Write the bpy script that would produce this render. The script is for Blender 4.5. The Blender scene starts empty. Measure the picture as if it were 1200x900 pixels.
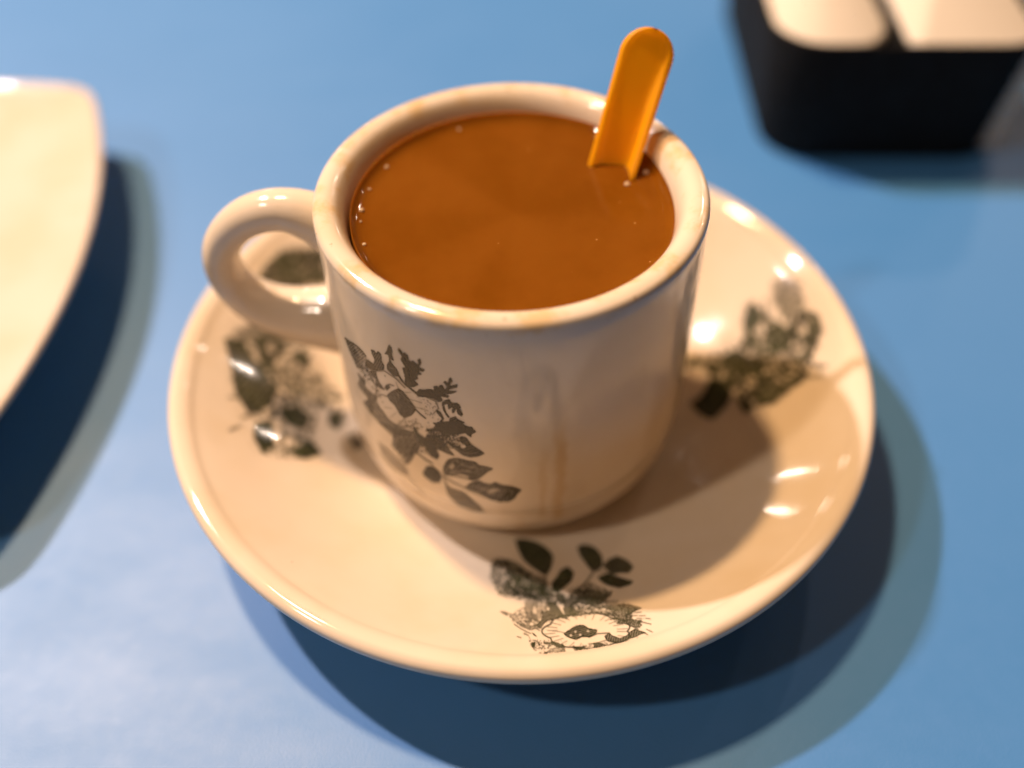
import bpy, bmesh, math, random
import numpy as np
from mathutils import Vector, Matrix

random.seed(4)
rng = np.random.default_rng(7)
scene = bpy.context.scene
C = scene.collection

# ------------------------------------------------------------------ camera
CAM_D, CAM_EL, CAM_YAW, CAM_PITCH, CAM_ROLL, CAM_F = 0.2634, 0.8922, -0.0055, 0.038, -0.0025, 1172.2
CP = np.array([0.0, -CAM_D * math.cos(CAM_EL), CAM_D * math.sin(CAM_EL)])
_e = -CAM_EL + CAM_PITCH
FW = np.array([math.sin(CAM_YAW) * math.cos(_e), math.cos(CAM_YAW) * math.cos(_e), math.sin(_e)])
_r = np.cross(FW, [0, 0, 1]); _r /= np.linalg.norm(_r); _u = np.cross(_r, FW)
RT = math.cos(CAM_ROLL) * _r + math.sin(CAM_ROLL) * _u
UP = -math.sin(CAM_ROLL) * _r + math.cos(CAM_ROLL) * _u
cam_d = bpy.data.cameras.new('camera')
cam_d.sensor_width = 36.0
cam_d.lens = CAM_F / 1200 * 36
cam_d.clip_start = 0.01
cam_d.clip_end = 20
cam_d.dof.use_dof = True
cam_d.dof.focus_distance = 0.199
cam_d.dof.aperture_fstop = 3.3
cam_d.dof.aperture_blades = 0
cam = bpy.data.objects.new('camera', cam_d)
C.objects.link(cam)
M = Matrix(((RT[0], UP[0], -FW[0], CP[0]), (RT[1], UP[1], -FW[1], CP[1]), (RT[2], UP[2], -FW[2], CP[2]), (0, 0, 0, 1)))
cam.matrix_world = M
scene.camera = cam

# ------------------------------------------------------------------ world and lamps (an interior lit by three ceiling lamps)
world = bpy.data.worlds.new('World')
scene.world = world
world.use_nodes = True
bg = world.node_tree.nodes['Background']
bg.inputs[0].default_value = (1.0, 0.50, 0.25, 1)
bg.inputs[1].default_value = 0.10
scene.view_settings.view_transform = 'Standard'
scene.view_settings.look = 'None'
scene.view_settings.exposure = 0.0
scene.view_settings.gamma = 1.0

def lamp(name, direction, height, power, radius, color):
    l = bpy.data.lights.new(name, 'POINT')
    l.energy = power
    l.shadow_soft_size = radius
    l.color = color
    o = bpy.data.objects.new(name, l)
    o.location = (direction[0] * height, direction[1] * height, height)
    C.objects.link(o)
    return o
lamp('ceiling_lamp_white', (-0.72, 0.455), 1.5, 162, 0.034, (1.0, 0.84, 0.80))
lamp('ceiling_lamp_warm', (-0.33, 0.335), 1.5, 120, 0.055, (1.0, 0.62, 0.31))
lamp('ceiling_lamp_side', (-0.77, -0.30), 1.5, 42, 0.055, (1.0, 0.80, 0.64))
# the row of lamps farther back in the room, seen as small glints in the glaze
for _d, _h, _p, _r in (((1.24, 1.29), 1.5, 9, .025), ((1.22, 2.07), 1.5, 10, .030), ((0.72, 1.32), 1.5, 14, .030),
                       ((-1.70, 3.84), 1.1, 12, .045), ((-2.26, 7.03), 0.6, 10, .045), ((3.04, 9.99), 0.42, 10, .045)):
    lamp('ceiling_lamp_far', _d, _h, _p, _r, (1.0, 0.80, 0.66))

scene.cycles.use_denoising = True
scene.cycles.max_bounces = 10
scene.cycles.sample_clamp_indirect = 4.0

# ------------------------------------------------------------------ helpers
def pray(px):
    px = np.atleast_2d(np.asarray(px, float))
    return (px[:, :1] - 600) / CAM_F * RT - (px[:, 1:] - 450) / CAM_F * UP + FW
def onz(px, z=0.0):
    d = pray(px); t = (z - CP[2]) / d[:, 2]
    return CP + t[:, None] * d
def project(P):
    Q = np.atleast_2d(P) - CP; w = Q @ FW
    return np.stack([600 + CAM_F * (Q @ RT) / w, 450 - CAM_F * (Q @ UP) / w], -1)

def mesh_obj(name, verts, faces, mat, parent=None, smooth=True, loc=None):
    me = bpy.data.meshes.new(name)
    me.from_pydata([tuple(v) for v in verts], [], [tuple(f) for f in faces])
    me.update()
    if smooth:
        me.polygons.foreach_set('use_smooth', [True] * len(me.polygons))
    me.materials.append(mat)
    o = bpy.data.objects.new(name, me)
    C.objects.link(o)
    if parent is not None: o.parent = parent
    if loc is not None: o.location = loc
    return o
def empty(name, loc, label, cat, group=None):
    o = bpy.data.objects.new(name, None)
    o.empty_display_size = 0.01
    o.location = loc
    C.objects.link(o)
    tag(o, label, cat, group)
    return o
def tag(o, label, cat, group=None):
    o['label'] = label; o['category'] = cat
    if group: o['group'] = group

def dense(profile, step=0.0006):
    """Catmull-Rom through the profile points"""
    P = np.array(profile, float); out = []
    for i in range(len(P) - 1):
        p0 = P[max(i - 1, 0)]; p1 = P[i]; p2 = P[i + 1]; p3 = P[min(i + 2, len(P) - 1)]
        n = max(1, min(10, int(np.linalg.norm(p2 - p1) / step)))
        # centripetal-ish tangents limited by segment length
        L = np.linalg.norm(p2 - p1) + 1e-9
        def tang(a, b, c):
            la = np.linalg.norm(b - a) + 1e-9; lb = np.linalg.norm(c - b) + 1e-9
            if la < 1e-8: return (c - b) / lb
            if lb < 1e-8: return (b - a) / la
            t = (b - a) / la * lb + (c - b) / lb * la
            return t / (la + lb)
        m1 = tang(p0, p1, p2) * L; m2 = tang(p1, p2, p3) * L
        for k in range(n):
            t = k / n
            out.append((2*t**3 - 3*t**2 + 1)*p1 + (t**3 - 2*t**2 + t)*m1 + (-2*t**3 + 3*t**2)*p2 + (t**3 - t**2)*m2)
    out.append(P[-1])
    return np.array(out)
def revolve(profile, n=160):
    """closed surface of revolution; profile runs (r,z) starting and ending at r=0 or open"""
    verts = []; faces = []; rings = []
    for r, z in profile:
        if r < 1e-6:
            rings.append([len(verts)]); verts.append((0, 0, z))
        else:
            b = len(verts); rings.append(list(range(b, b + n)))
            for k in range(n):
                a = 2 * math.pi * k / n
                verts.append((r * math.cos(a), r * math.sin(a), z))
    for A, B in zip(rings[:-1], rings[1:]):
        if len(A) == 1 and len(B) == 1: continue
        for k in range(n):
            k2 = (k + 1) % n
            if len(A) == 1: faces.append((A[0], B[k2], B[k]))
            elif len(B) == 1: faces.append((A[k], A[k2], B[0]))
            else: faces.append((A[k], A[k2], B[k2], B[k]))
    return verts, faces
def fix_normals(o):
    bm = bmesh.new(); bm.from_mesh(o.data)
    bmesh.ops.recalc_face_normals(bm, faces=bm.faces)
    bm.to_mesh(o.data); bm.free()
    return o
def sweep(path, radii, n=24, updir=(0, 1, 0), flat=None):
    """tube along path; radii = list of (a,b) half sizes along side / normal"""
    P = np.array(path, float); verts = []; faces = []
    for i, p in enumerate(P):
        t = P[min(i + 1, len(P) - 1)] - P[max(i - 1, 0)]; t /= np.linalg.norm(t)
        s = np.array(updir, float); s = s - t * (s @ t); s /= np.linalg.norm(s)
        q = np.cross(t, s)
        a, b = radii[i]
        for k in range(n):
            th = 2 * math.pi * k / n
            verts.append(p + s * a * math.cos(th) + q * b * math.sin(th))
    for i in range(len(P) - 1):
        for k in range(n):
            k2 = (k + 1) % n
            faces.append((i*n + k, i*n + k2, (i+1)*n + k2, (i+1)*n + k))
    faces.append(tuple(range(n - 1, -1, -1)))
    faces.append(tuple((len(P) - 1)*n + k for k in range(n)))
    return verts, faces

# ------------------------------------------------------------------ materials
class NT:
    def __init__(s, name):
        s.m = bpy.data.materials.new(name); s.m.use_nodes = True
        s.t = s.m.node_tree; s.p = s.t.nodes['Principled BSDF']; s.out = s.t.nodes['Material Output']
    def n(s, kind, **kw):
        nd = s.t.nodes.new(kind)
        for k, v in kw.items(): setattr(nd, k, v)
        return nd
    def l(s, a, b): s.t.links.new(a, b)
    def val(s, sock, v):
        if hasattr(v, 'links'): s.l(v, sock)
        else: sock.default_value = v
    def math(s, op, a, b=0.0, c=0.0, clamp=False):
        nd = s.n('ShaderNodeMath', operation=op, use_clamp=clamp)
        for i, v in enumerate((a, b, c)): s.val(nd.inputs[i], v)
        return nd.outputs[0]
    def mix(s, f, a, b):
        nd = s.n('ShaderNodeMix', data_type='RGBA')
        s.val(nd.inputs[0], f); s.val(nd.inputs[6], a); s.val(nd.inputs[7], b)
        return nd.outputs[2]
    def ramp(s, v, lo, hi, to0=0.0, to1=1.0):
        nd = s.n('ShaderNodeMapRange', interpolation_type='SMOOTHSTEP')
        s.val(nd.inputs[0], v)
        nd.inputs[1].default_value = lo; nd.inputs[2].default_value = hi
        nd.inputs[3].default_value = to0; nd.inputs[4].default_value = to1
        return nd.outputs[0]
    def noise(s, vec, scale, detail=3.0, rough=0.5):
        nd = s.n('ShaderNodeTexNoise'); s.l(vec, nd.inputs['Vector'])
        nd.inputs['Scale'].default_value = scale; nd.inputs['Detail'].default_value = detail
        nd.inputs['Roughness'].default_value = rough
        return nd.outputs[0]
    def obj(s): return s.n('ShaderNodeTexCoord').outputs['Object']
    def bump(s, h, strength, dist):
        nd = s.n('ShaderNodeBump'); nd.inputs['Strength'].default_value = strength
        nd.inputs['Distance'].default_value = dist; s.l(h, nd.inputs['Height'])
        s.l(nd.outputs[0], s.p.inputs['Normal'])

def make_ceramic(name, base, stained=False, r0=0.045, r1=0.085):
    t = NT(name); oc = t.obj()
    n1 = t.noise(oc, 45, 3); n2 = t.noise(oc, 900, 2)
    col = t.mix(t.ramp(n1, 0.35, 0.7), (*base, 1), (base[0]*0.95, base[1]*0.92, base[2]*0.85, 1))
    # tiny pinholes in the glaze
    vo = t.n('ShaderNodeTexVoronoi'); t.l(oc, vo.inputs['Vector']); vo.inputs['Scale'].default_value = 420
    gate = t.noise(oc, 60, 1)
    dots = t.math('MULTIPLY', t.math('LESS_THAN', vo.outputs['Distance'], 0.07), t.ramp(gate, 0.72, 0.76))
    col = t.mix(t.math('MULTIPLY', dots, 0.75), col, (0.08, 0.06, 0.05, 1))
    if stained:
        sx = t.n('ShaderNodeSeparateXYZ'); t.l(oc, sx.inputs[0])
        x, y, z = sx.outputs
        nv = t.noise(oc, 130, 4, 0.6); nb = t.noise(oc, 500, 3)
        front = t.math('LESS_THAN', y, -0.02)
        wob = t.math('ADD', x, t.math('MULTIPLY', t.math('SUBTRACT', nv, 0.5), 0.0035))
        def drip(x0, w, z0, z1, amt):
            d = t.math('ABSOLUTE', t.math('SUBTRACT', wob, x0))
            a = t.ramp(d, 0.15 * w, w, 1.0, 0.0)
            b = t.math('MULTIPLY', t.ramp(z, z0, z0 + 0.004), t.ramp(z, z1 - 0.014, z1, 1.0, 0.0))
            return t.math('MULTIPLY', t.math('MULTIPLY', a, b), t.math('MULTIPLY', front, amt))
        s1 = drip(0.0098, 0.0022, 0.006, 0.048, 0.42)
        s2 = drip(0.0062, 0.0013, 0.008, 0.040, 0.25)
        s3 = drip(0.0010, 0.0018, 0.004, 0.015, 0.35)
        s = t.math('ADD', t.math('ADD', s1, s2), s3, clamp=True)
        col = t.mix(s, col, (0.42, 0.22, 0.035, 1))
        # coffee film along the lip
        lip = t.math('MULTIPLY', t.ramp(z, 0.0691, 0.0706), t.ramp(nv, 0.47, 0.68))
        col = t.mix(t.math('MULTIPLY', lip, 0.55), col, (0.55, 0.34, 0.10, 1))
        spk = t.math('MULTIPLY', t.ramp(z, 0.0696, 0.0711), t.ramp(nb, 0.70, 0.76))
        col = t.mix(t.math('MULTIPLY', spk, 0.5), col, (0.25, 0.12, 0.04, 1))
    t.l(col, t.p.inputs['Base Color'])
    t.l(t.ramp(n1, 0.3, 0.75, r0, r1), t.p.inputs['Roughness'])
    t.p.inputs['Specular IOR Level'].default_value = 0.5
    t.bump(t.math('ADD', t.noise(oc, 60, 2), t.math('MULTIPLY', n2, 0.05)), 0.25, 0.0004)
    return t.m

MAT_CUP = make_ceramic('cup_glaze', (0.645, 0.55, 0.435), True, 0.10, 0.16)
MAT_SAUCER = make_ceramic('saucer_glaze', (0.645, 0.55, 0.435))
MAT_PLATE = make_ceramic('plate_glaze', (0.61, 0.535, 0.46))

def make_ink(name, c1, c2):
    t = NT(name); at = t.n('ShaderNodeAttribute'); at.attribute_name = 'ink'
    oc = t.obj()
    col = t.mix(t.ramp(t.noise(oc, 220, 3), 0.35, 0.65), c1, c2)
    t.l(col, t.p.inputs['Base Color'])
    t.p.inputs['Roughness'].default_value = 0.08
    t.p.inputs['Specular IOR Level'].default_value = 0.4
    tr = t.n('ShaderNodeBsdfTransparent'); mx = t.n('ShaderNodeMixShader')
    t.l(at.outputs['Fac'], mx.inputs[0]); t.l(tr.outputs[0], mx.inputs[1]); t.l(t.p.outputs[0], mx.inputs[2])
    t.l(mx.outputs[0], t.out.inputs[0])
    return t.m
MAT_INK = make_ink('ink_print', (0.014, 0.013, 0.009, 1), (0.030, 0.028, 0.016, 1))
MAT_INK_GREEN = make_ink('green_ink_print', (0.020, 0.023, 0.011, 1), (0.042, 0.047, 0.020, 1))

def make_table():
    t = NT('blue_laminate'); oc = t.obj()
    big = t.noise(oc, 9, 4, 0.6); fine = t.noise(oc, 1500, 3, 0.6); mid = t.noise(oc, 240, 3, 0.6)
    col = t.mix(t.ramp(big, 0.3, 0.7), (0.040, 0.184, 0.46, 1), (0.046, 0.194, 0.475, 1))
    col = t.mix(t.ramp(mid, 0.35, 0.75, 0.0, 0.25), col, (0.052, 0.198, 0.495, 1))
    t.l(col, t.p.inputs['Base Color'])
    # wiped smears: patches of duller and glossier laminate
    smear = t.n('ShaderNodeMapping'); t.l(oc, smear.inputs[0])
    smear.inputs['Scale'].default_value = (1.0, 2.3, 1.0); smear.inputs['Rotation'].default_value = (0, 0, 0.5)
    sm = t.noise(smear.outputs[0], 26, 4, 0.55)
    r = t.math('ADD', t.ramp(sm, 0.25, 0.80, 0.50, 0.56), t.math('MULTIPLY', t.math('SUBTRACT', mid, 0.5), 0.06))
    t.l(r, t.p.inputs['Roughness'])
    t.p.inputs['Specular IOR Level'].default_value = 0.75
    t.bump(t.math('ADD', fine, t.math('MULTIPLY', mid, 0.6)), 0.30, 0.00012)
    return t.m
MAT_TABLE = make_table()

def plain(name, col, rough, spec=0.5, var=0.0, scale=80, bump=0.0, sss=0.0):
    t = NT(name); oc = t.obj(); n = t.noise(oc, scale, 4)
    c2 = tuple(v * (1 - var) for v in col)
    t.l(t.mix(n, (*col, 1), (*c2, 1)), t.p.inputs['Base Color'])
    t.l(t.ramp(n, 0.3, 0.7, rough * 0.85, rough * 1.15), t.p.inputs['Roughness'])
    t.p.inputs['Specular IOR Level'].default_value = spec
    if sss:
        t.p.inputs['Subsurface Weight'].default_value = sss
        t.p.inputs['Subsurface Radius'].default_value = (1.0, 0.4, 0.1)
        t.p.inputs['Subsurface Scale'].default_value = 0.002
    if bump: t.bump(n, bump, 0.0003)
    return t.m
MAT_BLACK = plain('black_plastic', (0.010, 0.010, 0.010), 0.75, 0.12, 0.3, 300, 0.1)
MAT_NAPKIN = plain('napkin_paper', (0.64, 0.58, 0.49), 0.9, 0.1, 0.06, 400, 0.3)

def make_spoon_plastic():
    t = NT('orange_plastic'); oc = t.obj(); n = t.noise(oc, 140, 4)
    col = t.mix(n, (0.92, 0.43, 0.003, 1), (0.88, 0.40, 0.003, 1))
    t.l(col, t.p.inputs['Base Color'])
    t.l(t.ramp(n, 0.3, 0.7, 0.34, 0.46), t.p.inputs['Roughness'])
    t.p.inputs['Specular IOR Level'].default_value = 0.45
    tr = t.n('ShaderNodeBsdfTranslucent'); tr.inputs[0].default_value = (1.0, 0.64, 0.005, 1)
    mx = t.n('ShaderNodeMixShader'); mx.inputs[0].default_value = 0.50
    t.l(t.p.outputs[0], mx.inputs[1]); t.l(tr.outputs[0], mx.inputs[2]); t.l(mx.outputs[0], t.out.inputs[0])
    t.bump(t.noise(oc, 300, 3), 0.05, 0.0003)
    return t.m
MAT_ORANGE = make_spoon_plastic()
def make_coffee():
    t = NT('milk_coffee'); oc = t.obj()
    n = t.noise(oc, 60, 4, 0.6); f = t.noise(oc, 700, 2)
    col = t.mix(t.ramp(t.math('ADD', t.math('MULTIPLY', n, .5), t.math('MULTIPLY', t.noise(oc, 22, 5, .65), .5)), 0.38, 0.62), (0.132, 0.040, 0.0020, 1), (0.162, 0.052, 0.0040, 1))
    # fine froth specks floating on the surface
    vo = t.n('ShaderNodeTexVoronoi'); t.l(oc, vo.inputs['Vector']); vo.inputs['Scale'].default_value = 260
    sp = t.math('MULTIPLY', t.math('LESS_THAN', vo.outputs['Distance'], 0.055), t.ramp(n, 0.5, 0.6))
    col = t.mix(t.math('MULTIPLY', sp, 0.55), col, (0.6, 0.33, 0.12, 1))
    t.l(col, t.p.inputs['Base Color'])
    t.p.inputs['Roughness'].default_value = 0.05
    t.p.inputs['IOR'].default_value = 1.34
    t.p.inputs['Subsurface Weight'].default_value = 0.15
    t.p.inputs['Subsurface Radius'].default_value = (1.0, 0.35, 0.1)
    t.p.inputs['Subsurface Scale'].default_value = 0.002
    t.bump(t.noise(oc, 45, 3), 0.22, 0.0008)
    return t.m
MAT_COFFEE = make_coffee()
def make_bubble():
    t = NT('coffee_bubble'); t.p.inputs['Base Color'].default_value = (0.85, 0.66, 0.42, 1)
    t.p.inputs['Roughness'].default_value = 0.03
    t.p.inputs['Transmission Weight'].default_value = 0.5
    t.p.inputs['IOR'].default_value = 1.33
    return t.m
MAT_BUBBLE = make_bubble()

# ------------------------------------------------------------------ table top
def rounded_box(w, d, h, bev, seg=3):
    bm = bmesh.new(); bmesh.ops.create_cube(bm, size=1)
    bmesh.ops.scale(bm, vec=(w, d, h), verts=bm.verts)
    bmesh.ops.bevel(bm, geom=list(bm.edges), offset=bev, segments=seg, affect='EDGES', profile=0.5)
    vs = [v.co.copy() for v in bm.verts]; bm.verts.index_update(); fs = [[v.index for v in f.verts] for f in bm.faces]
    bm.free(); return vs, fs
v, f = rounded_box(1.20, 0.80, 0.024, 0.003)
table = mesh_obj('table_top', v, f, MAT_TABLE, smooth=False, loc=(0.0, 0.12, -0.012))
table['kind'] = 'structure'

# ------------------------------------------------------------------ saucer
SX, SY = 0.0013, 0.0008
saucer = empty('saucer', (SX, SY, 0), 'cream ceramic saucer with grey-green flower prints under the coffee cup', 'saucer')
top_prof = [(0, .0031), (.030, .0031), (.0365, .0031), (.040, .00325), (.044, .0039), (.048, .0053), (.053, .00773), (.060, .01186), (.066, .01582), (.072, .02014), (.0765, .0234), (.0782, .0246), (.0787, .0250)]
lip_prof = [(.0791, .02545), (.0800, .0261), (.0815, .0267), (.0829, .02685), (.0839, .0262), (.08435, .0249), (.0841, .0236), (.0832, .0224)]
bot_prof = [(.0800, .0200), (.072, .0140), (.062, .0078), (.053, .0030), (.049, .0014), (.0475, .0010), (.0466, .0004), (.0455, .0), (.0435, .0), (.0427, .0004), (.042, .0008), (.0, .0010)]
TOPD = dense(top_prof); LIPD = dense([top_prof[-1]] + lip_prof); BOTD = dense([lip_prof[-1]] + bot_prof)
v, f = revolve(np.concatenate([TOPD, LIPD[1:], BOTD[1:]]), 220)
fix_normals(mesh_obj('bowl', v, f, MAT_SAUCER, saucer))

# ------------------------------------------------------------------ cup
CUP_Z = 0.0033
CUP_ROT = (-0.020, -0.015, 0.0)
cup = empty('coffee_cup', (0, 0, CUP_Z), 'thick cream ceramic coffee cup with a loop handle and flower print', 'cup')
cup.rotation_euler = CUP_ROT
from mathutils import Euler
CUP_M = Matrix.Translation((0, 0, CUP_Z)) @ Euler(CUP_ROT).to_matrix().to_4x4()
CUP_MI = np.array(CUP_M.inverted())
out_prof = [(.0325, 0), (.0345, .0004), (.0362, .0014), (.0379, .0032), (.0391, .0054), (.0397, .0076), (.03985, .0092), (.0397, .0104), (.0395, .0112), (.0397, .0120), (.0403, .0134), (.0408, .0155), (.0411, .020), (.0411, .032), (.0411, .052), (.0411, .0660),
            (.0411, .0700), (.04105, .0712), (.0407, .0719), (.0401, .0723), (.0391, .0725), (.0378, .0724), (.0366, .0718), (.0357, .0707), (.0350, .0692), (.0345, .0673), (.0342, .065), (.0340, .052), (.0335, .027), (.032, .012), (.028, .0075), (.015, .0065), (0, .0064)]
foot = [(0, .0025), (.0285, .0025), (.0295, .0004), (.0305, 0), (.0325, 0)]
CUPD = dense(out_prof)
v, f = revolve(np.concatenate([dense(foot), CUPD[1:]]), 220)
body = fix_normals(mesh_obj('body', v, f, MAT_CUP, cup))

# handle: a thick loop
hp = [(.0372, .0570), (.0422, .0602), (.0489, .0625), (.0558, .0612), (.0622, .0566), (.0661, .0500), (.0662, .0430), (.0630, .0370), (.0580, .0331), (.0518, .0312), (.0445, .0306), (.0365, .0308)]
hr = [(.0072, .0074), (.0056, .0058), (.0048, .0047), (.0047, .0045), (.0046, .0042), (.0046, .0041), (.0048, .0043), (.0053, .0050), (.0059, .0058), (.0067, .0067), (.0080, .0080), (.0098, .0100)]
az = math.radians(176)
hp = [(a, b + .0020) for a, b in hp]
path = dense(hp, 0.001)
tq = np.linspace(0, 1, len(path)); tk = np.linspace(0, 1, len(hp))
kk = [0]
for i in range(1, len(hp)): kk.append(kk[-1] + math.dist(hp[i], hp[i-1]))
pk = np.concatenate([[0], np.cumsum(np.linalg.norm(np.diff(path, axis=0), axis=1))])
ra = np.interp(pk / pk[-1], np.array(kk) / kk[-1], [a for a, b in hr]); rb = np.interp(pk / pk[-1], np.array(kk) / kk[-1], [b for a, b in hr])
P3 = [(s * math.cos(az), s * math.sin(az), z) for s, z in path]
v, f = sweep(P3, list(zip(ra, rb)), 32, (-math.sin(az), math.cos(az), 0))
fix_normals(mesh_obj('handle', v, f, MAT_CUP, cup))

# ------------------------------------------------------------------ transfer prints
def smooth_poly(P):
    P = np.array(P, float)
    for _ in range(1):
        Q = np.roll(P, -1, 0)
        P = np.stack([0.88 * P + 0.12 * Q, 0.12 * P + 0.88 * Q], 1).reshape(-1, 2)
    return P
def inside(P, X, Y):
    r = np.zeros(X.shape, bool); n = len(P)
    for i in range(n):
        x0, y0 = P[i]; x1, y1 = P[(i + 1) % n]
        if y0 == y1: continue
        c = (y0 > Y) != (y1 > Y)
        r ^= c & (X < (x1 - x0) * (Y - y0) / (y1 - y0) + x0)
    return r
def seg_dist(P, X, Y):
    d = np.full(X.shape, 1e9)
    for (x0, y0), (x1, y1) in zip(P[:-1], P[1:]):
        L = (x1 - x0)**2 + (y1 - y0)**2 + 1e-9
        t = np.clip(((X - x0) * (x1 - x0) + (Y - y0) * (y1 - y0)) / L, 0, 1)
        d = np.minimum(d, np.hypot(X - x0 - t * (x1 - x0), Y - y0 - t * (y1 - y0)))
    return d
def blur(A, n=1):
    for _ in range(n):
        B = np.pad(A, 1, mode='edge')
        A = (B[:-2, 1:-1] + B[2:, 1:-1] + 2 * A) / 4
        B = np.pad(A, 1, mode='edge')
        A = (B[1:-1, :-2] + B[1:-1, 2:] + 2 * A) / 4
    return A
class Paint:
    """an ink drawing: polygons and strokes in photograph pixels, carried onto the surface they are printed on"""
    def __init__(s, x0, y0, x1, y1, step):
        s.step = step
        s.X, s.Y = np.meshgrid(np.arange(x0, x1, step), np.arange(y0, y1, step))
        s.A = np.zeros(s.X.shape)
        s.h = blur(rng.random(s.X.shape), 1); s.h = (s.h - s.h.min()) / (s.h.max() - s.h.min())
    def mottle(s, tone, P, size=3, cover=.5):
        g = blur(rng.random(s.X.shape), size * size); g = (g - g.mean()) / g.std()
        Q = smooth_poly(s.tr(P)); m = inside(Q, s.X, s.Y)
        d = np.clip(seg_dist(np.vstack([Q, Q[:1]]), s.X[m], s.Y[m]) / (2.5 * size), 0, 1)
        k = np.clip((g[m] + (cover - .5) * 2.2 - 1.6 * (1 - d)) * 3.2 + .5, 0, 1)
        s.A[m] = np.maximum(s.A[m], tone * k); return s
    def frame(s, ox, oy, k): s.o = (ox, oy); s.k = k; return s
    def tr(s, P): return np.array([(s.o[0] + x / s.k, s.o[1] + y / s.k) for x, y in P])
    def fill(s, tone, P, hatch=None):
        Q = smooth_poly(s.tr(P))
        bx = (s.X > Q[:, 0].min() - 1) & (s.X < Q[:, 0].max() + 1) & (s.Y > Q[:, 1].min() - 1) & (s.Y < Q[:, 1].max() + 1)
        m = np.zeros(s.X.shape, bool); m[bx] = inside(Q, s.X[bx], s.Y[bx])
        a = np.full(s.X.shape, tone)
        if hatch:
            ang, per, depth = hatch; per *= 1.25; depth = min(.9, depth * 1.45)
            u = s.X * math.cos(ang) + s.Y * math.sin(ang)
            a = tone * (1 - depth * (0.5 + 0.5 * np.sin(u * 2 * math.pi / per + 4 * s.h)))
            d = seg_dist(np.vstack([Q, Q[:1]]), s.X[m], s.Y[m])
            am = a[m]; am = np.where(d < 0.8, np.maximum(am, tone), am); a[m] = am
        s.A[m] = np.maximum(s.A[m], a[m]); return s
    def line(s, tone, w, P):
        d = seg_dist(s.tr(P), s.X, s.Y)
        s.A = np.maximum(s.A, tone * np.clip(w / 2 + 0.5 - d, 0, 1)); return s
    def cut(s, amt, w, P):
        d = seg_dist(s.tr(P), s.X, s.Y)
        s.A *= 1 - amt * np.clip(w / 2 + 0.5 - d, 0, 1); return s
    def hole(s, amt, P):
        m = inside(smooth_poly(s.tr(P)), s.X, s.Y); s.A[m] *= 1 - amt; return s
    def mesh(s, name, to_surface, parent, nblur=1, film=False):
        A = blur(np.clip(s.A * (0.92 + 0.25 * s.h), 0, 1), nblur)
        ok = A > 0.015
        cell = ok[:-1, :-1] | ok[1:, :-1] | ok[:-1, 1:] | ok[1:, 1:]
        use = np.zeros(ok.shape, bool)
        use[:-1, :-1] |= cell; use[1:, :-1] |= cell; use[:-1, 1:] |= cell; use[1:, 1:] |= cell
        idx = np.full(ok.shape, -1); idx[use] = np.arange(use.sum())
        V, good = to_surface(np.stack([s.X[use], s.Y[use]], -1))
        j, i = np.nonzero(cell)
        F = np.stack([idx[j, i], idx[j + 1, i], idx[j + 1, i + 1], idx[j, i + 1]], -1)
        F = F[good[F].all(1)]
        if film:                                     # one sheet of transfer film: drop crumbs cut off at its edge
            lab = np.arange(len(V))
            while True:
                m = lab[F].min(1); new = lab.copy()
                np.minimum.at(new, F.ravel(), np.repeat(m, 4)); new = new[new]
                if (new == lab).all(): break
                lab = new
            big = np.bincount(lab[F[:, 0]]).argmax(); F = F[lab[F[:, 0]] == big]
            keep = np.unique(F); re = np.full(len(V), -1); re[keep] = np.arange(len(keep)); F = re[F]; V = V[keep]
        else: keep = np.arange(len(V))
        o = mesh_obj(name, V.tolist(), F.tolist(), MAT_INK if parent is cup else MAT_INK_GREEN, parent)
        at = o.data.attributes.new('ink', 'FLOAT', 'POINT')
        at.data.foreach_set('value', np.clip(A[use][keep], 0, 1).astype(np.float32))
        return o

# where a pixel's ray meets the cup's outside / the saucer's inside (local coordinates, lifted 0.06 mm off the glaze)
_op = CUPD[: int(np.argmax(CUPD[:, 1] > 0.0675))]
def on_cup(px):
    d = pray(px); R = CUP_MI[:3, :3]; o = R @ CP + CUP_MI[:3, 3]; d = d @ R.T
    t = np.linspace(0.13, 0.27, 500)
    best = np.full(len(d), np.nan); prev = None
    for k, tt in enumerate(t):
        q = o + d * tt
        g = np.hypot(q[:, 0], q[:, 1]) - np.interp(q[:, 2], _op[:, 1], _op[:, 0])
        if prev is not None:
            hit = (prev > 0) & (g <= 0) & np.isnan(best)
            best[hit] = (t[k-1] + (tt - t[k-1]) * prev[hit] / (prev[hit] - g[hit]))
        prev = g
    good = ~np.isnan(best); q = o + d * np.nan_to_num(best, nan=0.2)[:, None]
    r = np.hypot(q[:, 0], q[:, 1])[:, None]; n = np.concatenate([q[:, :2] / r, 0 * r], 1)
    return q + n * 0.00007, good
def on_saucer(px):
    d = pray(px); o = CP - np.array([SX, SY, 0])
    t = np.linspace(0.13, 0.36, 800)
    best = np.full(len(d), np.nan); prev = None
    for k, tt in enumerate(t):
        q = o + d * tt; rr = np.hypot(q[:, 0], q[:, 1])
        g = q[:, 2] - np.interp(rr, TOPD[:, 0], TOPD[:, 1])
        if prev is not None:
            hit = (prev > 0) & (g <= 0) & np.isnan(best) & (rr < 0.0785)
            best[hit] = (t[k-1] + (tt - t[k-1]) * prev[hit] / (prev[hit] - g[hit]))
        prev = g
    good = ~np.isnan(best); q = o + d * np.nan_to_num(best, nan=0.2)[:, None]
    r = np.hypot(q[:, 0], q[:, 1])
    sl = (np.interp(r + .0005, TOPD[:, 0], TOPD[:, 1]) - np.interp(r - .0005, TOPD[:, 0], TOPD[:, 1])) / .001
    n = np.stack([-sl * q[:, 0] / r, -sl * q[:, 1] / r, np.ones_like(r)], -1); n /= np.linalg.norm(n, axis=1)[:, None]
    return q + n * 0.00008, good

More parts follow.
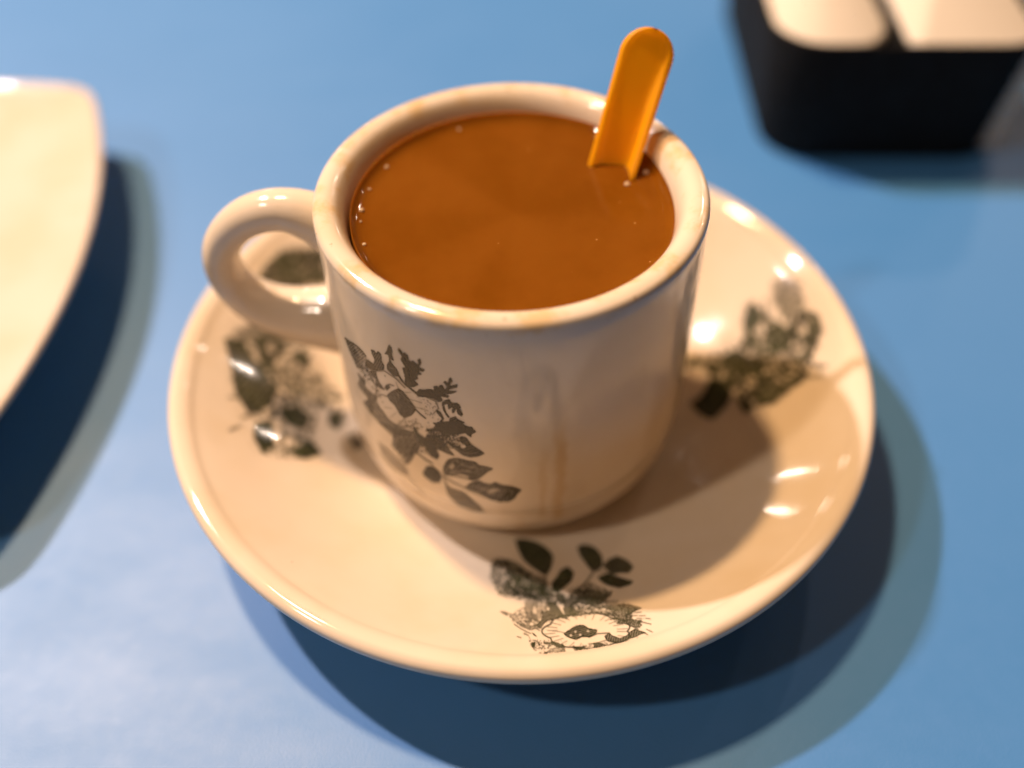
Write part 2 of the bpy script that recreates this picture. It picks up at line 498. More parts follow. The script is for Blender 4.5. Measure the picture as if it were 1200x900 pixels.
def cup_print():
    p = Paint(398, 388, 618, 610, 0.62)
    p.frame(395, 385, 7.5)
    p.fill(.85, [(60,65),(110,105),(170,140),(230,200),(262,245),(240,290),(228,330),(180,350),(150,280),(110,190)], (0.9, 2.6, .55))
    p.cut(.8, .7, [(150,150),(215,240)]).cut(.9, .9, [(245,250),(232,300),(240,345)])
    p.fill(.95, [(255,265),(300,290),(340,330),(335,368),(270,345),(245,320)])
    p.fill(.92, [(300,180),(328,190),(345,215),(360,195),(387,220),(395,290),(415,320),(418,362),(340,368),(318,320),(332,270),(303,215)], (0.5, 2.2, .3))
    p.fill(.95, [(455,133),(482,170),(485,230),(502,282),(470,270),(480,300),(530,360),(548,420),(500,418),(438,358),(440,310),(460,280),(450,230),(418,222),(440,190)])
    p.line(.95, 1.8, [(530,395),(570,455),(615,505)])
    p.fill(.97, [(533,163),(560,185),(575,215),(600,210),(625,235),(632,275),(650,290),(670,280),(690,300),(717,312),(708,272),(730,260),(744,300),(720,340),(777,360),(760,377),(715,375),(752,402),(700,410),(717,440),(680,455),(718,490),(680,512),(630,512),(600,482),(593,410),(573,338),(602,345),(558,270),(570,240),(538,200)])
    p.cut(.6, .6, [(600,260),(640,420)]).cut(.5, .5, [(660,330),(640,400)])
    p.fill(.97, [(598,480),(640,512),(700,558),(722,528),(760,540),(830,530),(850,545),(870,498),(905,520),(905,640),(860,615),(790,597),(710,597),(680,552),(615,512)])
    p.fill(.95, [(438,582),(480,550),(540,523),(580,550),(630,610),(680,680),(694,712),(662,762),(590,787),(548,750),(518,690),(468,640)], (2.3, 1.9, .35))
    p.cut(.55, .8, [(535,570),(548,612)]).cut(.45, .7, [(500,590),(525,640)])
    p.line(.9, 1.5, [(685,705),(730,748),(778,787)])
    p.fill(.9, [(428,495),(460,488),(467,520),(442,547),(418,522)]).line(.8, 1.2, [(440,495),(465,488),(500,503)])
    p.fill(.9, [(285,372),(342,368),(352,420),(372,470),(402,510),(424,543),(380,527),(338,490),(343,450),(308,410)], (0.4, 2.0, .35))
    p.line(.55, 1.0, [(190,345),(255,330),(320,368)]).line(.6, 1.0, [(345,575),(400,580),(440,600)])
    p.line(.5, .8, [(420,375),(500,420),(590,480)]).line(.4, .8, [(700,600),(800,600),(880,640)])
    p.fill(.82, [(178,375),(215,425),(247,450),(247,510),(302,560),(347,590),(332,650),(402,720),(452,790),(522,850),(592,890),(640,905),(478,905),(378,840),(298,740),(228,640),(282,620),(228,550),(183,490),(200,440)], (2.4, 2.4, .5))
    for a, b in [(230, 380), (250, 405), (420, 410), (740, 700), (780, 680), (820, 655), (700, 830), (740, 860), (690, 790), (860, 680), (800, 820), (380, 600), (400, 640)]:
        p.line(.7, .9, [(a, b), (a + 7, b + 8)])
    p.fill(.9, [(865,710),(900,722),(905,765),(885,745)]).fill(.9, [(840,828),(905,840),(905,870),(870,850)]).fill(.9, [(668,855),(690,870),(715,905),(680,905)])
    p.frame(495, 385, 7.5)
    p.fill(.97, [(-5,540),(60,530),(90,560),(130,580),(93,510),(120,500),(150,550),(148,500),(175,493),(200,540),(217,510),(183,470),(200,455),(227,482),(230,440),(250,428),(266,460),(240,502),(312,488),(307,515),(240,532),(230,547),(302,545),(292,562),(230,577),(180,570),(242,590),(225,607),(160,595),(182,630),(150,647),(90,612),(30,602),(-5,602)])
    p.fill(.97, [(168,650),(200,630),(240,618),(255,650),(312,655),(342,690),(327,700),(358,750),(345,772),(308,750),(300,700),(280,742),(258,740),(265,690),(230,712),(220,660),(190,670),(212,740),(242,780),(222,782),(183,720)])
    p.fill(.9, [(118,713),(160,730),(193,790),(165,832),(152,815),(170,790),(128,740)])
    p.fill(.97, [(240,788),(290,768),(310,795),(378,825),(340,837),(432,870),(475,905),(20,905),(60,885),(130,870),(92,823),(130,830),(165,850),(230,830)], (1.1, 2.4, .3))
    p.frame(500, 495, 7.5)
    p.fill(.97, [(100,-10),(310,-10),(340,40),(400,38),(412,68),(443,80),(397,100),(392,132),(360,112),(340,90),(300,102),(200,112),(150,102),(110,72),(60,72),(-5,82),(-5,58),(60,50)])
    p.fill(.95, [(298,118),(350,130),(390,190),(450,230),(515,270),(460,297),(390,307),(320,290),(240,230),(190,190),(148,128),(200,170),(280,222),(330,227),(352,210),(288,160)], (1.3, 2.4, .25))
    p.fill(.93, [(-5,105),(100,108),(150,170),(210,250),(255,298),(180,272),(110,240),(78,228),(113,290),(92,328),(38,300),(18,240),(-5,210)], (.8, 2.2, .3))
    p.cut(.6, .6, [(60,120),(130,190),(200,255)]).cut(.5, .6, [(170,150),(240,220),(330,270),(430,270)])
    p.fill(.92, [(143,440),(150,380),(190,320),(270,308),(350,330),(432,345),(460,375),(540,388),(585,408),(540,432),(490,472),(440,508),(380,502),(335,475),(240,465),(195,462)], (2.6, 2.6, .32))
    p.cut(.75, 1.1, [(200,440),(300,425),(390,430)]).cut(.6, .8, [(260,340),(330,380),(450,400)]).hole(.8, [(215,455),(300,452),(372,470),(370,490),(300,478)])
    p.hole(.7, [(190,385),(230,360),(250,380),(220,420)])
    p.line(.8, 1.2, [(160,455),(280,475),(400,505)]).line(.8, 1.2, [(165,480),(240,530),(340,575)])
    p.fill(.92, [(328,570),(400,520),(470,508),(500,530),(560,542),(600,523),(650,545),(740,558),(840,590),(800,622),(780,662),(720,697),(640,697),(560,677),(510,642),(420,602)], (.3, 2.8, .38))
    p.hole(.7, [(530,605),(580,580),(650,582),(600,612),(545,625)]).cut(.6, .7, [(420,560),(560,600),(760,600)]).cut(.5, .6, [(560,640),(680,620)])
    p.line(.8, 1.0, [(355,590),(440,625),(525,660)])
    p.fill(.72, [(158,500),(190,560),(260,590),(330,610),(420,690),(470,730),(505,775),(545,787),(420,782),(310,742),(230,682),(178,622)], (.8, 2.4, .3))
    p.line(.8, 1.2, [(150,455),(160,520)])
    p.frame(415, 495, 7.5)
    p.fill(.90, [(598,450),(640,378),(700,385),(752,430),(773,480),(752,532),(700,532),(640,492)])
    p.line(.85, 1.5, [(560,270),(620,318),(690,362)])
    p.fill(.82, [(220,-5),(300,20),(400,60),(480,70),(540,80),(582,200),(560,272),(500,277),(512,330),(470,372),(438,352),(460,300),(400,272),(328,200),(350,130),(300,80)], (.6, 2.2, .45))
    p.hole(.6, [(395,130),(430,120),(450,160),(410,170)]).hole(.6, [(415,300),(450,290),(465,330),(440,345)])
    p.cut(.7, .8, [(500,100),(540,190)])
    p.fill(.95, [(518,38),(560,90),(640,150),(720,200),(742,290),(720,322),(668,290),(638,230),(560,150),(528,90)])
    p.fill(.45, [(208,158),(260,200),(330,260),(400,330),(472,410),(484,472),(430,462),(340,402),(280,332),(238,270),(228,220)], (2.3, 2.6, .3))
    p.line(.25, 2.4, [(480,470),(540,545),(605,620)])
    p.frame(395, 385, 7.5)
    for q in ([(345,590),(345,640),(400,740),(470,820),(560,862),(640,862),(690,830)], [(600,490),(690,570),(780,600),(870,640),(892,700),(850,745)], [(345,370),(420,372),(520,440),(600,520)], [(200,350),(262,345),(300,420),(350,520),(345,580)]):
        p.line(.75, 1.2, q)
    for a, b in (((640,620),(745,650)), ((660,680),(800,720)), ((480,700),(420,690)), ((520,740),(470,780)), ((600,790),(600,840)), ((540,525),(520,470)), ((600,560),(650,560)), ((330,470),(280,440)), ((360,540),(320,520))):
        p.line(.55, .8, [a, b])
    p.mottle(.8, [(180,355),(260,335),(300,380),(345,460),(410,540),(440,600),(380,575),(340,590),(290,545),(250,470),(205,420)], 1, .12)
    p.mottle(.5, [(700,600),(800,605),(905,650),(905,840),(800,800),(740,720)], 1, .02)
    p.mottle(.7, [(590,780),(690,790),(860,850),(905,905),(560,905),(500,830)], 1, .05)
    p.line(.75, 1.1, [(455,600),(400,580),(350,600),(345,640)]).line(.7, 1.0, [(590,790),(560,830),(520,850)])
    for k in range(7): p.line(.75, .9, [(520 + k * 22, 850 + k * 10), (535 + k * 24, 905)])
    p.frame(415, 495, 7.5)
    p.mottle(.85, [(330,60),(480,70),(560,90),(700,160),(740,300),(660,290),(560,270),(480,370),(430,350),(340,220)], 1, .5)
    p.frame(500, 495, 7.5)
    p.mottle(.9, [(0,60),(110,72),(300,102),(380,180),(300,230),(200,240),(110,240),(0,210)], 1, .55)
    for (a, b) in (((150,440),(250,330)), ((200,455),(330,350)), ((330,440),(430,370)), ((400,440),(500,400))): p.cut(.5, .6, [a, b])
    for (a, b) in (((600,690),(700,600)), ((680,690),(770,610)), ((480,600),(560,545)), ((640,600),(720,565))): p.cut(.45, .6, [a, b])
    for (a, b) in (((200,600),(300,640)), ((240,670),(380,700)), ((300,720),(440,750))): p.cut(.5, .7, [a, b])
    return p.mesh('flower_print', on_cup, cup)
cup_print()

def saucer_print_front():
    p = Paint(568, 625, 770, 775, 0.62)
    p.frame(565, 625, 12)
    p.fill(.97, [(455,85),(600,78),(750,118),(870,178),(965,260),(1003,340),(985,450),(932,565),(890,605),(800,545),(700,482),(578,380),(505,240)], (.7, 2.6, .2))
    p.fill(.97, [(1205,465),(1100,518),(1055,600),(975,700),(985,790),(1040,845),(1135,782),(1255,680),(1295,560)])
    p.fill(.75, [(150,380),(250,348),(400,378),(520,428),(620,518),(702,560),(650,622),(500,662),(420,622),(300,560),(380,482),(230,472)], (.4, 2.2, .5))
    p.line(.5, 2.2, [(150,420),(160,560),(115,620),(170,675),(210,680)])
    p.fill(.5, [(395,800),(480,680),(560,728),(620,718),(765,740),(700,772),(560,792),(500,855)], (.9, 2.0, .5))
    p.line(.6, 1.6, [(640,590),(760,600),(880,640)]).line(.7, 1.6, [(890,600),(900,720),(960,720)])
    p.fill(.85, [(795,758),(880,718),(905,800),(850,895),(800,862)])
    p.line(.5, 1.2, [(600,760),(700,800),(800,800)]).line(.45, 1.2, [(560,850),(700,860),(780,840)])
    p.frame(665, 625, 12)
    p.fill(.97, [(135,200),(200,158),(320,168),(420,228),(492,330),(492,460),(420,532),(340,532),(258,430),(178,320)], (2.3, 2.4, .2))
    p.fill(.92, [(488,460),(580,368),(700,318),(842,380),(935,480),(860,562),(740,562),(620,582),(558,520)], (.9, 2.2, .25))
    p.fill(.98, [(418,620),(560,558),(680,600),(800,640),(935,680),(870,732),(730,772),(560,732),(468,680)])
    p.line(.75, 1.8, [(370,530),(290,660),(160,800)]).line(.6, 1.4, [(440,540),(560,530)])
    p.fill(.8, [(150,820),(300,788),(440,798),(522,860),(640,798),(600,900),(300,960),(150,920)], (.3, 2.0, .4))
    p.frame(665, 700, 12)
    p.fill(.82, [(-40,20),(150,-10),(565,-10),(480,82),(380,132),(330,90),(230,112),(180,90),(100,80),(60,140),(150,200),(232,200),(100,252),(0,282),(-60,200)], (.5, 2.0, .4))
    p.fill(.75, [(478,140),(600,108),(850,98),(1055,150),(960,192),(880,240),(902,290),(860,332),(760,332),(640,270),(478,230),(640,200)], (1.4, 2.0, .5))
    p.fill(.8, [(675,372),(760,318),(900,308),(1030,330),(1120,265),(1050,320),(1020,370),(1055,390),(1000,432),(880,412),(820,380)], (.4, 1.9, .45))
    p.fill(.9, [(885,480),(950,448),(1000,470),(1115,500),(1030,522),(960,562),(850,592),(780,632),(660,643),(558,622),(518,550),(590,498),(632,540),(740,580),(830,540)], (.2, 2.2, .4))
    p.fill(.92, [(-10,480),(120,398),(220,388),(300,438),(425,460),(400,512),(320,562),(200,562),(120,603),(15,572),(-60,520)], (1.3, 1.8, .35))
    for cx, cy in ((180,530),(50,540),(110,485),(290,480)):
        p.hole(.75, [(cx-24,cy),(cx,cy-20),(cx+24,cy),(cx,cy+20)])
    p.line(.7, 1.3, [(300,565),(420,515),(590,505)]).line(.6, 1.1, [(300,662),(430,640),(570,600)])
    p.fill(.85, [(65,688),(150,700),(245,688),(200,740),(212,772),(150,812),(90,822),(130,780),(170,750),(85,720)])
    p.fill(.88, [(345,650),(440,638),(545,670),(532,712),(450,722),(380,742),(335,732),(380,690)], (.5, 1.8, .35))
    p.frame(565, 700, 12)
    p.fill(.45, [(238,198),(320,198),(385,230),(340,262),(280,232)])
    p.fill(.55, [(458,338),(560,380),(700,398),(800,378),(845,440),(760,442),(680,472),(540,412)], (.8, 1.8, .4))
    p.fill(.82, [(915,100),(1000,55),(1055,110),(1112,200),(1185,270),(1210,312),(1100,292),(980,322),(900,342),(820,435),(757,400),(820,340),(850,260),(828,210),(960,190)], (.9, 1.9, .4))
    p.fill(.5, [(598,60),(700,-10),(840,-10),(780,70),(700,122),(720,240),(792,220),(782,302),(720,302),(598,240),(598,130)], (.3, 1.8, .4))
    p.line(.35, 1.2, [(380,230),(460,290),(480,350)]).line(.3, 1.2, [(420,250),(560,250),(700,290)]).line(.35, 1.0, [(600,500),(650,540),(690,620)])
    p.fill(.75, [(688,488),(740,520),(775,557),(728,546)]).fill(.85, [(688,640),(752,628),(742,700),(698,712)]).fill(.8, [(785,648),(825,660),(800,692)])
    p.fill(.8, [(848,640),(1030,628),(1172,690),(1150,722),(1050,702),(1000,672),(880,662)], (.6, 1.7, .4))
    p.fill(.8, [(815,832),(880,778),(975,788),(962,812),(880,812)]).fill(.82, [(1025,822),(1080,778),(1190,788),(1175,833),(1090,833)])
    p.fill(.4, [(940,720),(1160,700),(1170,780),(960,770)], (1.5, 1.6, .8))
    p.line(.5, .9, [(980,475),(1080,485),(1150,500)])
    p.frame(684, 742, 1.0)
    pet = []
    for k in range(73):
        th = k * math.pi / 36; w = 1 + .13 * abs(math.sin(th * 3.5)); pet.append((47 * w * math.cos(th) + 4, 19 * w * math.sin(th) - 2))
    p.line(.85, 1.4, pet)
    for k in range(26):
        th = 2 * math.pi * k / 26 + .1 * rng.random(); a = .72 + .1 * rng.random(); b = .98 + .12 * rng.random()
        p.line(.6, .8, [(47 * a * math.cos(th) + 4, 19 * a * math.sin(th) - 2), (47 * b * math.cos(th) + 4, 19 * b * math.sin(th) - 2)])
    for k in range(60):
        th = math.pi * (1 + k / 60 * 1.1) - .2; r0 = 1.12 + .5 * rng.random(); L = 4 + 5 * rng.random()
        x, y = 48 * r0 * math.cos(th) + 2, 24 * r0 * math.sin(th) - 2
        p.line(.7, 1.0, [(x, y), (x + L * math.cos(th + .5), y + L * math.sin(th + .5))])
    p.frame(565, 700, 12)
    p.mottle(.6, [(230,170),(400,230),(700,60),(1000,50),(1200,300),(900,350),(700,480),(460,380)], 1, .45)
    p.mottle(.6, [(620,560),(1200,620),(1190,830),(820,840),(680,720)], 1, .25)
    p.frame(665, 700, 12)
    p.mottle(.75, [(0,20),(560,0),(600,110),(1040,150),(900,300),(1080,320),(1000,430),(680,370),(470,250),(0,290)], 1, .5)
    p.mottle(.6, [(40,680),(560,640),(880,600),(1080,510),(1000,610),(540,730),(100,830)], 1, .3)
    p.frame(565, 625, 12)
    p.mottle(.9, [(120,380),(300,340),(700,540),(900,620),(1000,900),(600,960),(250,900),(100,660)], 1, .52)
    p.mottle(.85, [(400,560),(760,640),(1000,760),(1180,880),(1220,1000),(1000,1010),(700,960),(420,860),(300,700)], 1, .55)
    p.fill(.8, [(1040,860),(1130,850),(1180,960),(1100,990),(1050,930)], (.6, 1.8, .3))
    p.frame(665, 625, 12)
    p.mottle(.8, [(0,780),(300,680),(440,740),(600,800),(560,960),(0,980)], 1, .5)
    return p.mesh('flower_print', on_saucer, saucer)
saucer_print_front()

def saucer_print_right():
    p = Paint(795, 318, 970, 500, 0.9)
    p.frame(780, 300, 4.5)
    p.fill(.03, [(90,540),(300,480),(400,240),(470,230),(570,340),(575,110),(700,90),(840,320),(760,650),(560,810),(420,850),(240,880),(110,790),(230,650)])
    p.fill(.98, [(125,780),(190,735),(235,640),(300,655),(355,730),(322,792),(250,865),(188,842)])
    p.fill(.8, [(95,548),(180,535),(165,582),(108,592)]).line(.7, 2.2, [(170,545),(225,570),(250,650)])
    p.fill(.85, [(375,768),(430,755),(475,800),(420,835)])
    p.fill(.9, [(295,520),(380,495),(460,540),(555,560),(505,622),(420,645),(335,602)], (.8, 4, .3))
    p.fill(.8, [(428,270),(460,238),(502,290),(485,362),(420,435),(408,340)])
    p.fill(.85, [(538,380),(600,345),(665,440),(642,512),(580,482),(525,440)], (.5, 4, .4))
    p.fill(.8, [(735,290),(800,298),(835,400),(782,472),(738,505),(718,425),(782,400)], (.4, 3, .4))
    p.fill(.85, [(475,680),(560,618),(620,680),(722,598),(755,640),(640,722),(560,792),(478,762),(415,720)], (1.2, 4, .4))
    p.fill(.32, [(575,130),(640,98),(702,150),(745,250),(640,305),(575,250)])
    p.fill(.4, [(420,430),(520,470),(700,520),(740,580),(560,640),(470,560)], (.9, 5, .7))
    p.line(.5, 2.5, [(640,300),(700,380),(690,470)]).line(.5, 2.5, [(600,300),(720,300),(800,350)]).line(.5, 2, [(480,440),(520,540),(600,600)])
    p.line(.45, 2, [(330,420),(300,500)]).line(.4, 2, [(350,680),(420,640)])
    p.mottle(.8, [(400,240),(460,230),(560,330),(720,270),(830,330),(830,430),(750,640),(640,730),(560,800),(430,830),(330,720),(180,600),(100,590),(100,540),(300,500),(400,430)], 2, .6)
    for k in range(34):
        cx, cy = 590 + rng.normal() * 110, 520 + rng.normal() * 120
        a = math.atan2(cy - 620, cx - 560); L = 30 + 50 * rng.random()
        p.line(.45 + .4 * rng.random(), 1.6 + 1.6 * rng.random(), [(cx, cy), (cx + L * math.cos(a), cy + L * math.sin(a))])
    p.mottle(.55, [(540,330),(580,120),(700,110),(780,280)], 2, .5)
    return p.mesh('flower_print', on_saucer, saucer, 2, True)
saucer_print_right()

def saucer_print_left():
    p = Paint(255, 275, 445, 545, 0.95)
    p.frame(220, 200, 2.5)
    p.fill(.03, [(100,470),(210,280),(400,215),(445,330),(340,480),(420,560),(530,800),(490,830),(380,855),(200,840),(120,660)])
    p.fill(.92, [(105,488),(160,498),(212,580),(265,640),(242,692),(180,715),(138,650),(128,570)], (.7, 5, .3))
    p.fill(.75, [(198,488),(270,478),(283,530),(240,572),(208,560)]).hole(.7, [(225,505),(255,500),(258,530),(232,545)])
    p.fill(.7, [(130,470),(190,450),(230,470),(200,500),(150,500)], (.9, 4, .6))
    p.fill(.85, [(325,528),(362,543),(347,577),(322,560)])
    p.fill(.42, [(268,570),(330,588),(392,600),(405,690),(320,662),(280,620)], (.3, 6, .8))
    p.line(.5, 2.5, [(300,560),(330,600),(380,610)]).line(.5, 2.5, [(280,600),(310,640),(390,660)]).line(.5, 2, [(380,570),(410,640),(420,710)])
    p.fill(.9, [(265,700),(320,688),(362,720),(342,762),(288,742)])
    p.fill(.88, [(196,740),(240,728),(253,800),(220,833),(192,780)])
    p.fill(.9, [(295,820),(360,788),(395,830),(340,848)])
    p.fill(.8, [(418,720),(463,698),(442,763),(408,740)])
    p.fill(.7, [(468,770),(522,800),(490,822)])
    p.fill(.75, [(215,290),(270,235),(310,228),(352,280),(348,322),(290,338),(238,322)], (.8, 5, .55))
    p.fill(.6, [(350,220),(400,260),(400,330),(360,320)], (.4, 5, .5))
    p.mottle(.75, [(105,480),(200,445),(290,480),(350,520),(400,570),(470,660),(470,760),(410,760),(390,690),(370,840),(300,850),(200,830),(190,740),(130,650)], 2, .36)
    for k in range(26):
        cx, cy = 250 + rng.normal() * 60, 610 + rng.normal() * 80
        a = math.atan2(cy - 640, cx - 280) + .3; L = 20 + 26 * rng.random()
        p.line(.45 + .35 * rng.random(), 1.6 + 1.6 * rng.random(), [(cx, cy), (cx + L * math.cos(a), cy + L * math.sin(a))])
    p.mottle(.75, [(215,290),(270,225),(400,220),(440,330),(330,345),(330,500),(200,470),(200,330)], 2, .95)
    return p.mesh('flower_print', on_saucer, saucer, 2, True)
saucer_print_left()

# ------------------------------------------------------------------ coffee
LZ = 0.0697
coffee = empty('coffee', (0, 0, LZ), 'orange-brown milk coffee filling the cup to just under its lip', 'coffee')
cp = dense([(0, 0), (.020, 0), (.0285, 0), (.0303, .00003), (.0317, .00015), (.0328, .00045), (.0336, .0009), (.0341, .0014), (.0346, .0019)], .0003)
cpl = np.concatenate([cp, [(.0347, -.001), (.0343, -.015), (.0336, -.045), (.030, -.054), (0, -.056)]])
v, f = revolve(cpl, 160)
fix_normals(mesh_obj('liquid', v, f, MAT_COFFEE, coffee))
def dome(r):
    pr = [(0, r * .8)] + [(r * math.sin(a), r * .8 * math.cos(a)) for a in np.linspace(.3, math.pi / 2 + .4, 6)]
    return revolve(pr, 12)
bub = [(452,197,.36),(535,149,.3),(417,248,.42),(419,290,.34),(424,222,.25),(415,262,.2),(701,163,.55),(699,170,.4),(757,203,.5),(735,216,.5),(698,189,.5),(706,190,.4),(713,189,.55),(719,189,.4)]
for x, y, r in bub:
    q = onz([(x, y)], LZ)[0]
    rr = math.hypot(q[0], q[1])
    if rr > .0325: q[:2] *= .0325 / rr
    v, f = dome(r * 0.0013)
    mesh_obj('bubble', v, f, MAT_BUBBLE, coffee, loc=(q[0], q[1], max(0.0, (min(rr, .0325) - .0305) * .2)))

# ------------------------------------------------------------------ spoon
B = onz([(717, 195)], LZ)[0]
TIP = onz([(768, 33)], .0958)[0]                # the stem leans on the lip with its right-hand edge
LEN = float(np.linalg.norm(TIP - B)); AX = (TIP - B) / LEN
tocam = CP - (B + AX * LEN / 2); tocam /= np.linalg.norm(tocam)
nn = tocam + RT * 0.12; nn -= AX * (nn @ AX); nn /= np.linalg.norm(nn)
SW = np.cross(AX, nn)                       # width direction
spoon = empty('coffee_spoon', tuple(B), 'orange plastic spoon with a channelled stem standing in the coffee', 'spoon')
def spoon_section(hw, dep, th):
    """U-shaped section: inner channel and outer shell, (side, normal) pairs, closed loop"""
    ins = []; outs = []
    for a in np.linspace(-1, 1, 15):
        c = math.copysign(abs(a) ** 0.9, a)
        prof = (dep if c > 0 else min(dep * .38, .0011)) * (abs(c) ** 6)
        ins.append((c * (hw - th), prof))
    for a in np.linspace(1, -1, 15):
        c = math.copysign(abs(a) ** 0.9, a)
        outs.append((c * hw, (dep if c > 0 else min(dep * .38, .0011)) * (abs(c) ** 6) - th))
    return ins, outs
def spoon_mesh():
    stations = []
    L0 = -0.052
    for s in np.concatenate([np.linspace(L0, LEN - .0065, 70), LEN - .0062 * (1 - np.sin(np.linspace(0.02, math.pi / 2, 22)))]):
        u = LEN - s
        hw = .0052 + .0008 * min(1, max(0, s / LEN))
        if u < .0062: hw *= math.sqrt(max(0.003, 1 - ((.0062 - u) / .0062) ** 2))
        if s < -0.026:
            k = min(1, (-0.026 - s) / .026); hw = .0052 + .0045 * math.sin(math.pi * min(k, .97))
            if k > .8: hw *= math.sqrt(max(.05, 1 - ((k - .8) / .2) ** 2))
        dep = .0011 + .0041 * max(0, 1 - max(0, s) / (LEN - .008))
        endlift = max(0, (.0016 - u) / .0016)           # raised lip round the end of the stem
        stations.append((s, hw, dep, endlift))
    verts = []; faces = []; m = None
    for s, hw, dep, el in stations:
        ins, outs = spoon_section(hw, dep, .0009)
        ring = [(x, y + el * (dep - y)) for x, y in ins] + [(x, y) for x, y in outs]
        m = len(ring)
        for x, y in ring: verts.append(AX * s + SW * x + nn * (y - .0006))
    for i in range(len(stations) - 1):
        for k in range(m):
            faces.append((i*m + k, i*m + (k+1) % m, (i+1)*m + (k+1) % m, (i+1)*m + k))
    faces.append(tuple(range(m))); faces.append(tuple((len(stations)-1)*m + k for k in range(m - 1, -1, -1)))
    return verts, faces
v, f = spoon_mesh()
st = fix_normals(mesh_obj('stem', v, f, MAT_ORANGE, spoon))

# ------------------------------------------------------------------ side plate
def plate_outline():
    A_ = np.array((-.1392, .1235)); B_ = np.array((-.1287, -.0395)); e = B_ - A_; w = np.array((e[1], -e[0]))
    D_ = A_ + w; C_ = B_ + w
    pts = []
    for (P, Q, bulge) in ((A_, B_, .0155), (B_, C_, .010), (C_, D_, .012), (D_, A_, .0075)):
        d = Q - P; n = np.array((-d[1], d[0])) / np.linalg.norm(d)
        for k in range(60):
            t = k / 60
            pts.append(P + d * t + n * bulge * 4 * t * (1 - t))
    pts = np.array(pts); cen = pts.mean(0)
    for _ in range(10): pts = (np.roll(pts, 1, 0) + np.roll(pts, -1, 0) + 2 * pts) / 4
    return pts, cen
OUT, PCEN = plate_outline()
plate = empty('side_plate', (PCEN[0], PCEN[1], 0), 'plain off-white square plate with bowed sides, left of the saucer', 'plate')
plate['label'] = 'plain off-white square plate with bowed sides beside the saucer'
def plate_mesh():
    rel = OUT - PCEN; n = len(rel)
    rings = [(.55, 0), (.57, .0003), (.60, .003), (.72, .0085), (.86, .0150), (.96, .0205), (.990, .0224), (.998, .0236), (1.0, .0246), (.997, .0254), (.989, .0257), (.980, .0254), (.965, .0248), (.93, .0238), (.86, .0228), (.78, .0222), (.66, .0218), (.4, .0216), (.1, .0216)]
    rings = dense([(a * .1, z) for a, z in rings], .0012); verts = []; faces = []
    for a, z in rings:
        k = a / .1
        w = np.clip((0.62 - k) / .5, 0, 1)
        for p in rel:
            r = np.linalg.norm(p); q = p * (1 - w) + p / r * .08 * w
            verts.append((q[0] * k, q[1] * k, z * .87))
    m = len(rings)
    for i in range(m - 1):
        for k in range(n):
            faces.append((i*n + k, i*n + (k+1) % n, (i+1)*n + (k+1) % n, (i+1)*n + k))
    faces.append(tuple(range(n - 1, -1, -1))); faces.append(tuple((m-1)*n + k for k in range(n)))
    return verts, faces
v, f = plate_mesh()
fix_normals(mesh_obj('dish', v, f, MAT_PLATE, plate))

# ------------------------------------------------------------------ black caddy with napkins
def rrect(x0, x1, y0, y1, r, n=10):
    pts = []
    for cx, cy, a0 in ((x1 - r, y0 + r, -90), (x1 - r, y1 - r, 0), (x0 + r, y1 - r, 90), (x0 + r, y0 + r, 180)):
        for k in range(n + 1):
            a = math.radians(a0 + 90 * k / n); pts.append((cx + r * math.cos(a), cy + r * math.sin(a)))
    return pts
def loft(rings):
    n = len(rings[0][0]); verts = []; faces = []
    for ring, z in rings:
        for x, y in ring: verts.append((x, y, z))
    for i in range(len(rings) - 1):
        for k in range(n):
            faces.append((i*n + k, i*n + (k+1) % n, (i+1)*n + (k+1) % n, (i+1)*n + k))
    faces.append(tuple(range(n - 1, -1, -1))); faces.append(tuple((len(rings)-1)*n + k for k in range(n)))
    return verts, faces
BX0, BX1, BY0, BY1, BH = .0832, .1625, .1135, .222, .0435
FL = .0040
def caddy_ring(z, inset=0.0):
    k = FL * z / BH
    return rrect(BX0 - k + inset, BX1 + k - inset, BY0 - k * .5 + inset, BY1 + k * .5 - inset, .017 - inset)
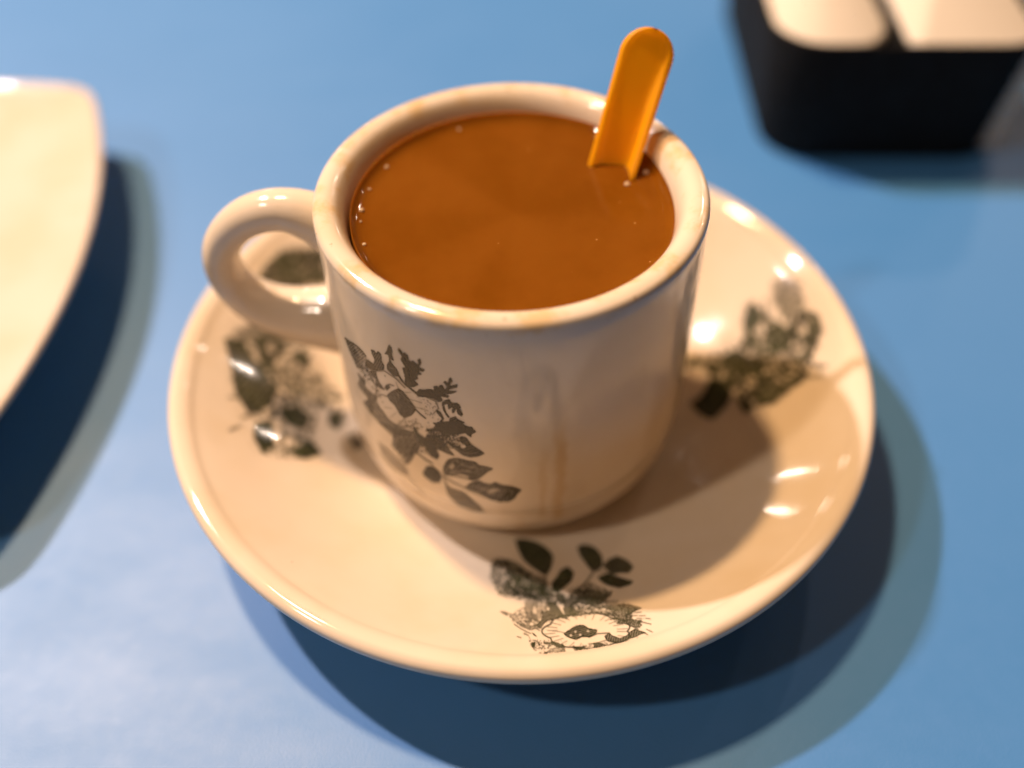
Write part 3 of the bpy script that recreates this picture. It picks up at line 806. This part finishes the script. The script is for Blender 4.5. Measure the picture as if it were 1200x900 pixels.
caddy = empty('napkin_caddy', ((BX0 + BX1) / 2, (BY0 + BY1) / 2, 0), 'black plastic caddy with rounded corners holding cream napkins', 'caddy')
off = (-(BX0 + BX1) / 2, -(BY0 + BY1) / 2, 0)
zz = [(.0, .0015), (.0008, .0004), (.002, 0), (.02, 0), (BH - .0012, 0), (BH - .0003, .0003), (BH, .0009)]
rings = [(caddy_ring(z, i), z) for z, i in zz]
rings += [(caddy_ring(BH, .0016), BH - .0003), (caddy_ring(BH, .0020), BH - .0012), (caddy_ring(.02, .0020), .02), (caddy_ring(.004, .0022), .004), (caddy_ring(.003, .004), .003)]
v, f = loft(rings); fix_normals(mesh_obj('shell', v, f, MAT_BLACK, caddy, loc=off))
DX = .1205
v, f = rounded_box(.0018, BY1 - BY0 - .004, .0375, .0005, 2)
mesh_obj('divider', v, f, MAT_BLACK, caddy, smooth=False, loc=(DX - (BX0 + BX1) / 2, 0, .0222))
def napkins(name, x0, x1, label, r):
    o = empty(name, ((x0 + x1) / 2, (BY0 + BY1) / 2, .0035), label, 'napkins', 'napkin stacks in the black caddy')
    n = 8; h = (BH - .0015 - .0035) / n
    for i in range(n):
        j = (rng.random(2) - .5) * .0006
        zc = .0035 + h * (i + .5)
        fl = FL * zc / BH if r > .01 else 0
        a = rrect(x0 - fl + j[0], x1 + j[0], BY0 + .0025 - FL * zc / BH * .5 + abs(j[1]), BY1 - .003 + j[1], r, 6)
        b = rrect(x0 - fl + j[0] + .0008, x1 + j[0] - .0008, BY0 + .0033 - FL * zc / BH * .5 + abs(j[1]), BY1 - .0038 + j[1], r - .0004, 6)
        z0 = h * i; z1 = h * (i + 1) - .0001
        v, f = loft([(b, z0), (a, z0 + h * .3), (a, z0 + h * .7), (b, z1)])
        fix_normals(mesh_obj('folded_napkin', v, f, MAT_NAPKIN, o, loc=(-(x0 + x1) / 2, -(BY0 + BY1) / 2, 0)))
    return o
napkins('napkin_stack', BX0 + .0014, DX - .0038, 'stack of folded cream napkins in the rounded end of the caddy', .015)
napkins('napkin_stack', DX + .0014, BX1 + .001, 'square-cornered stack of folded cream napkins in the caddy', .0035)
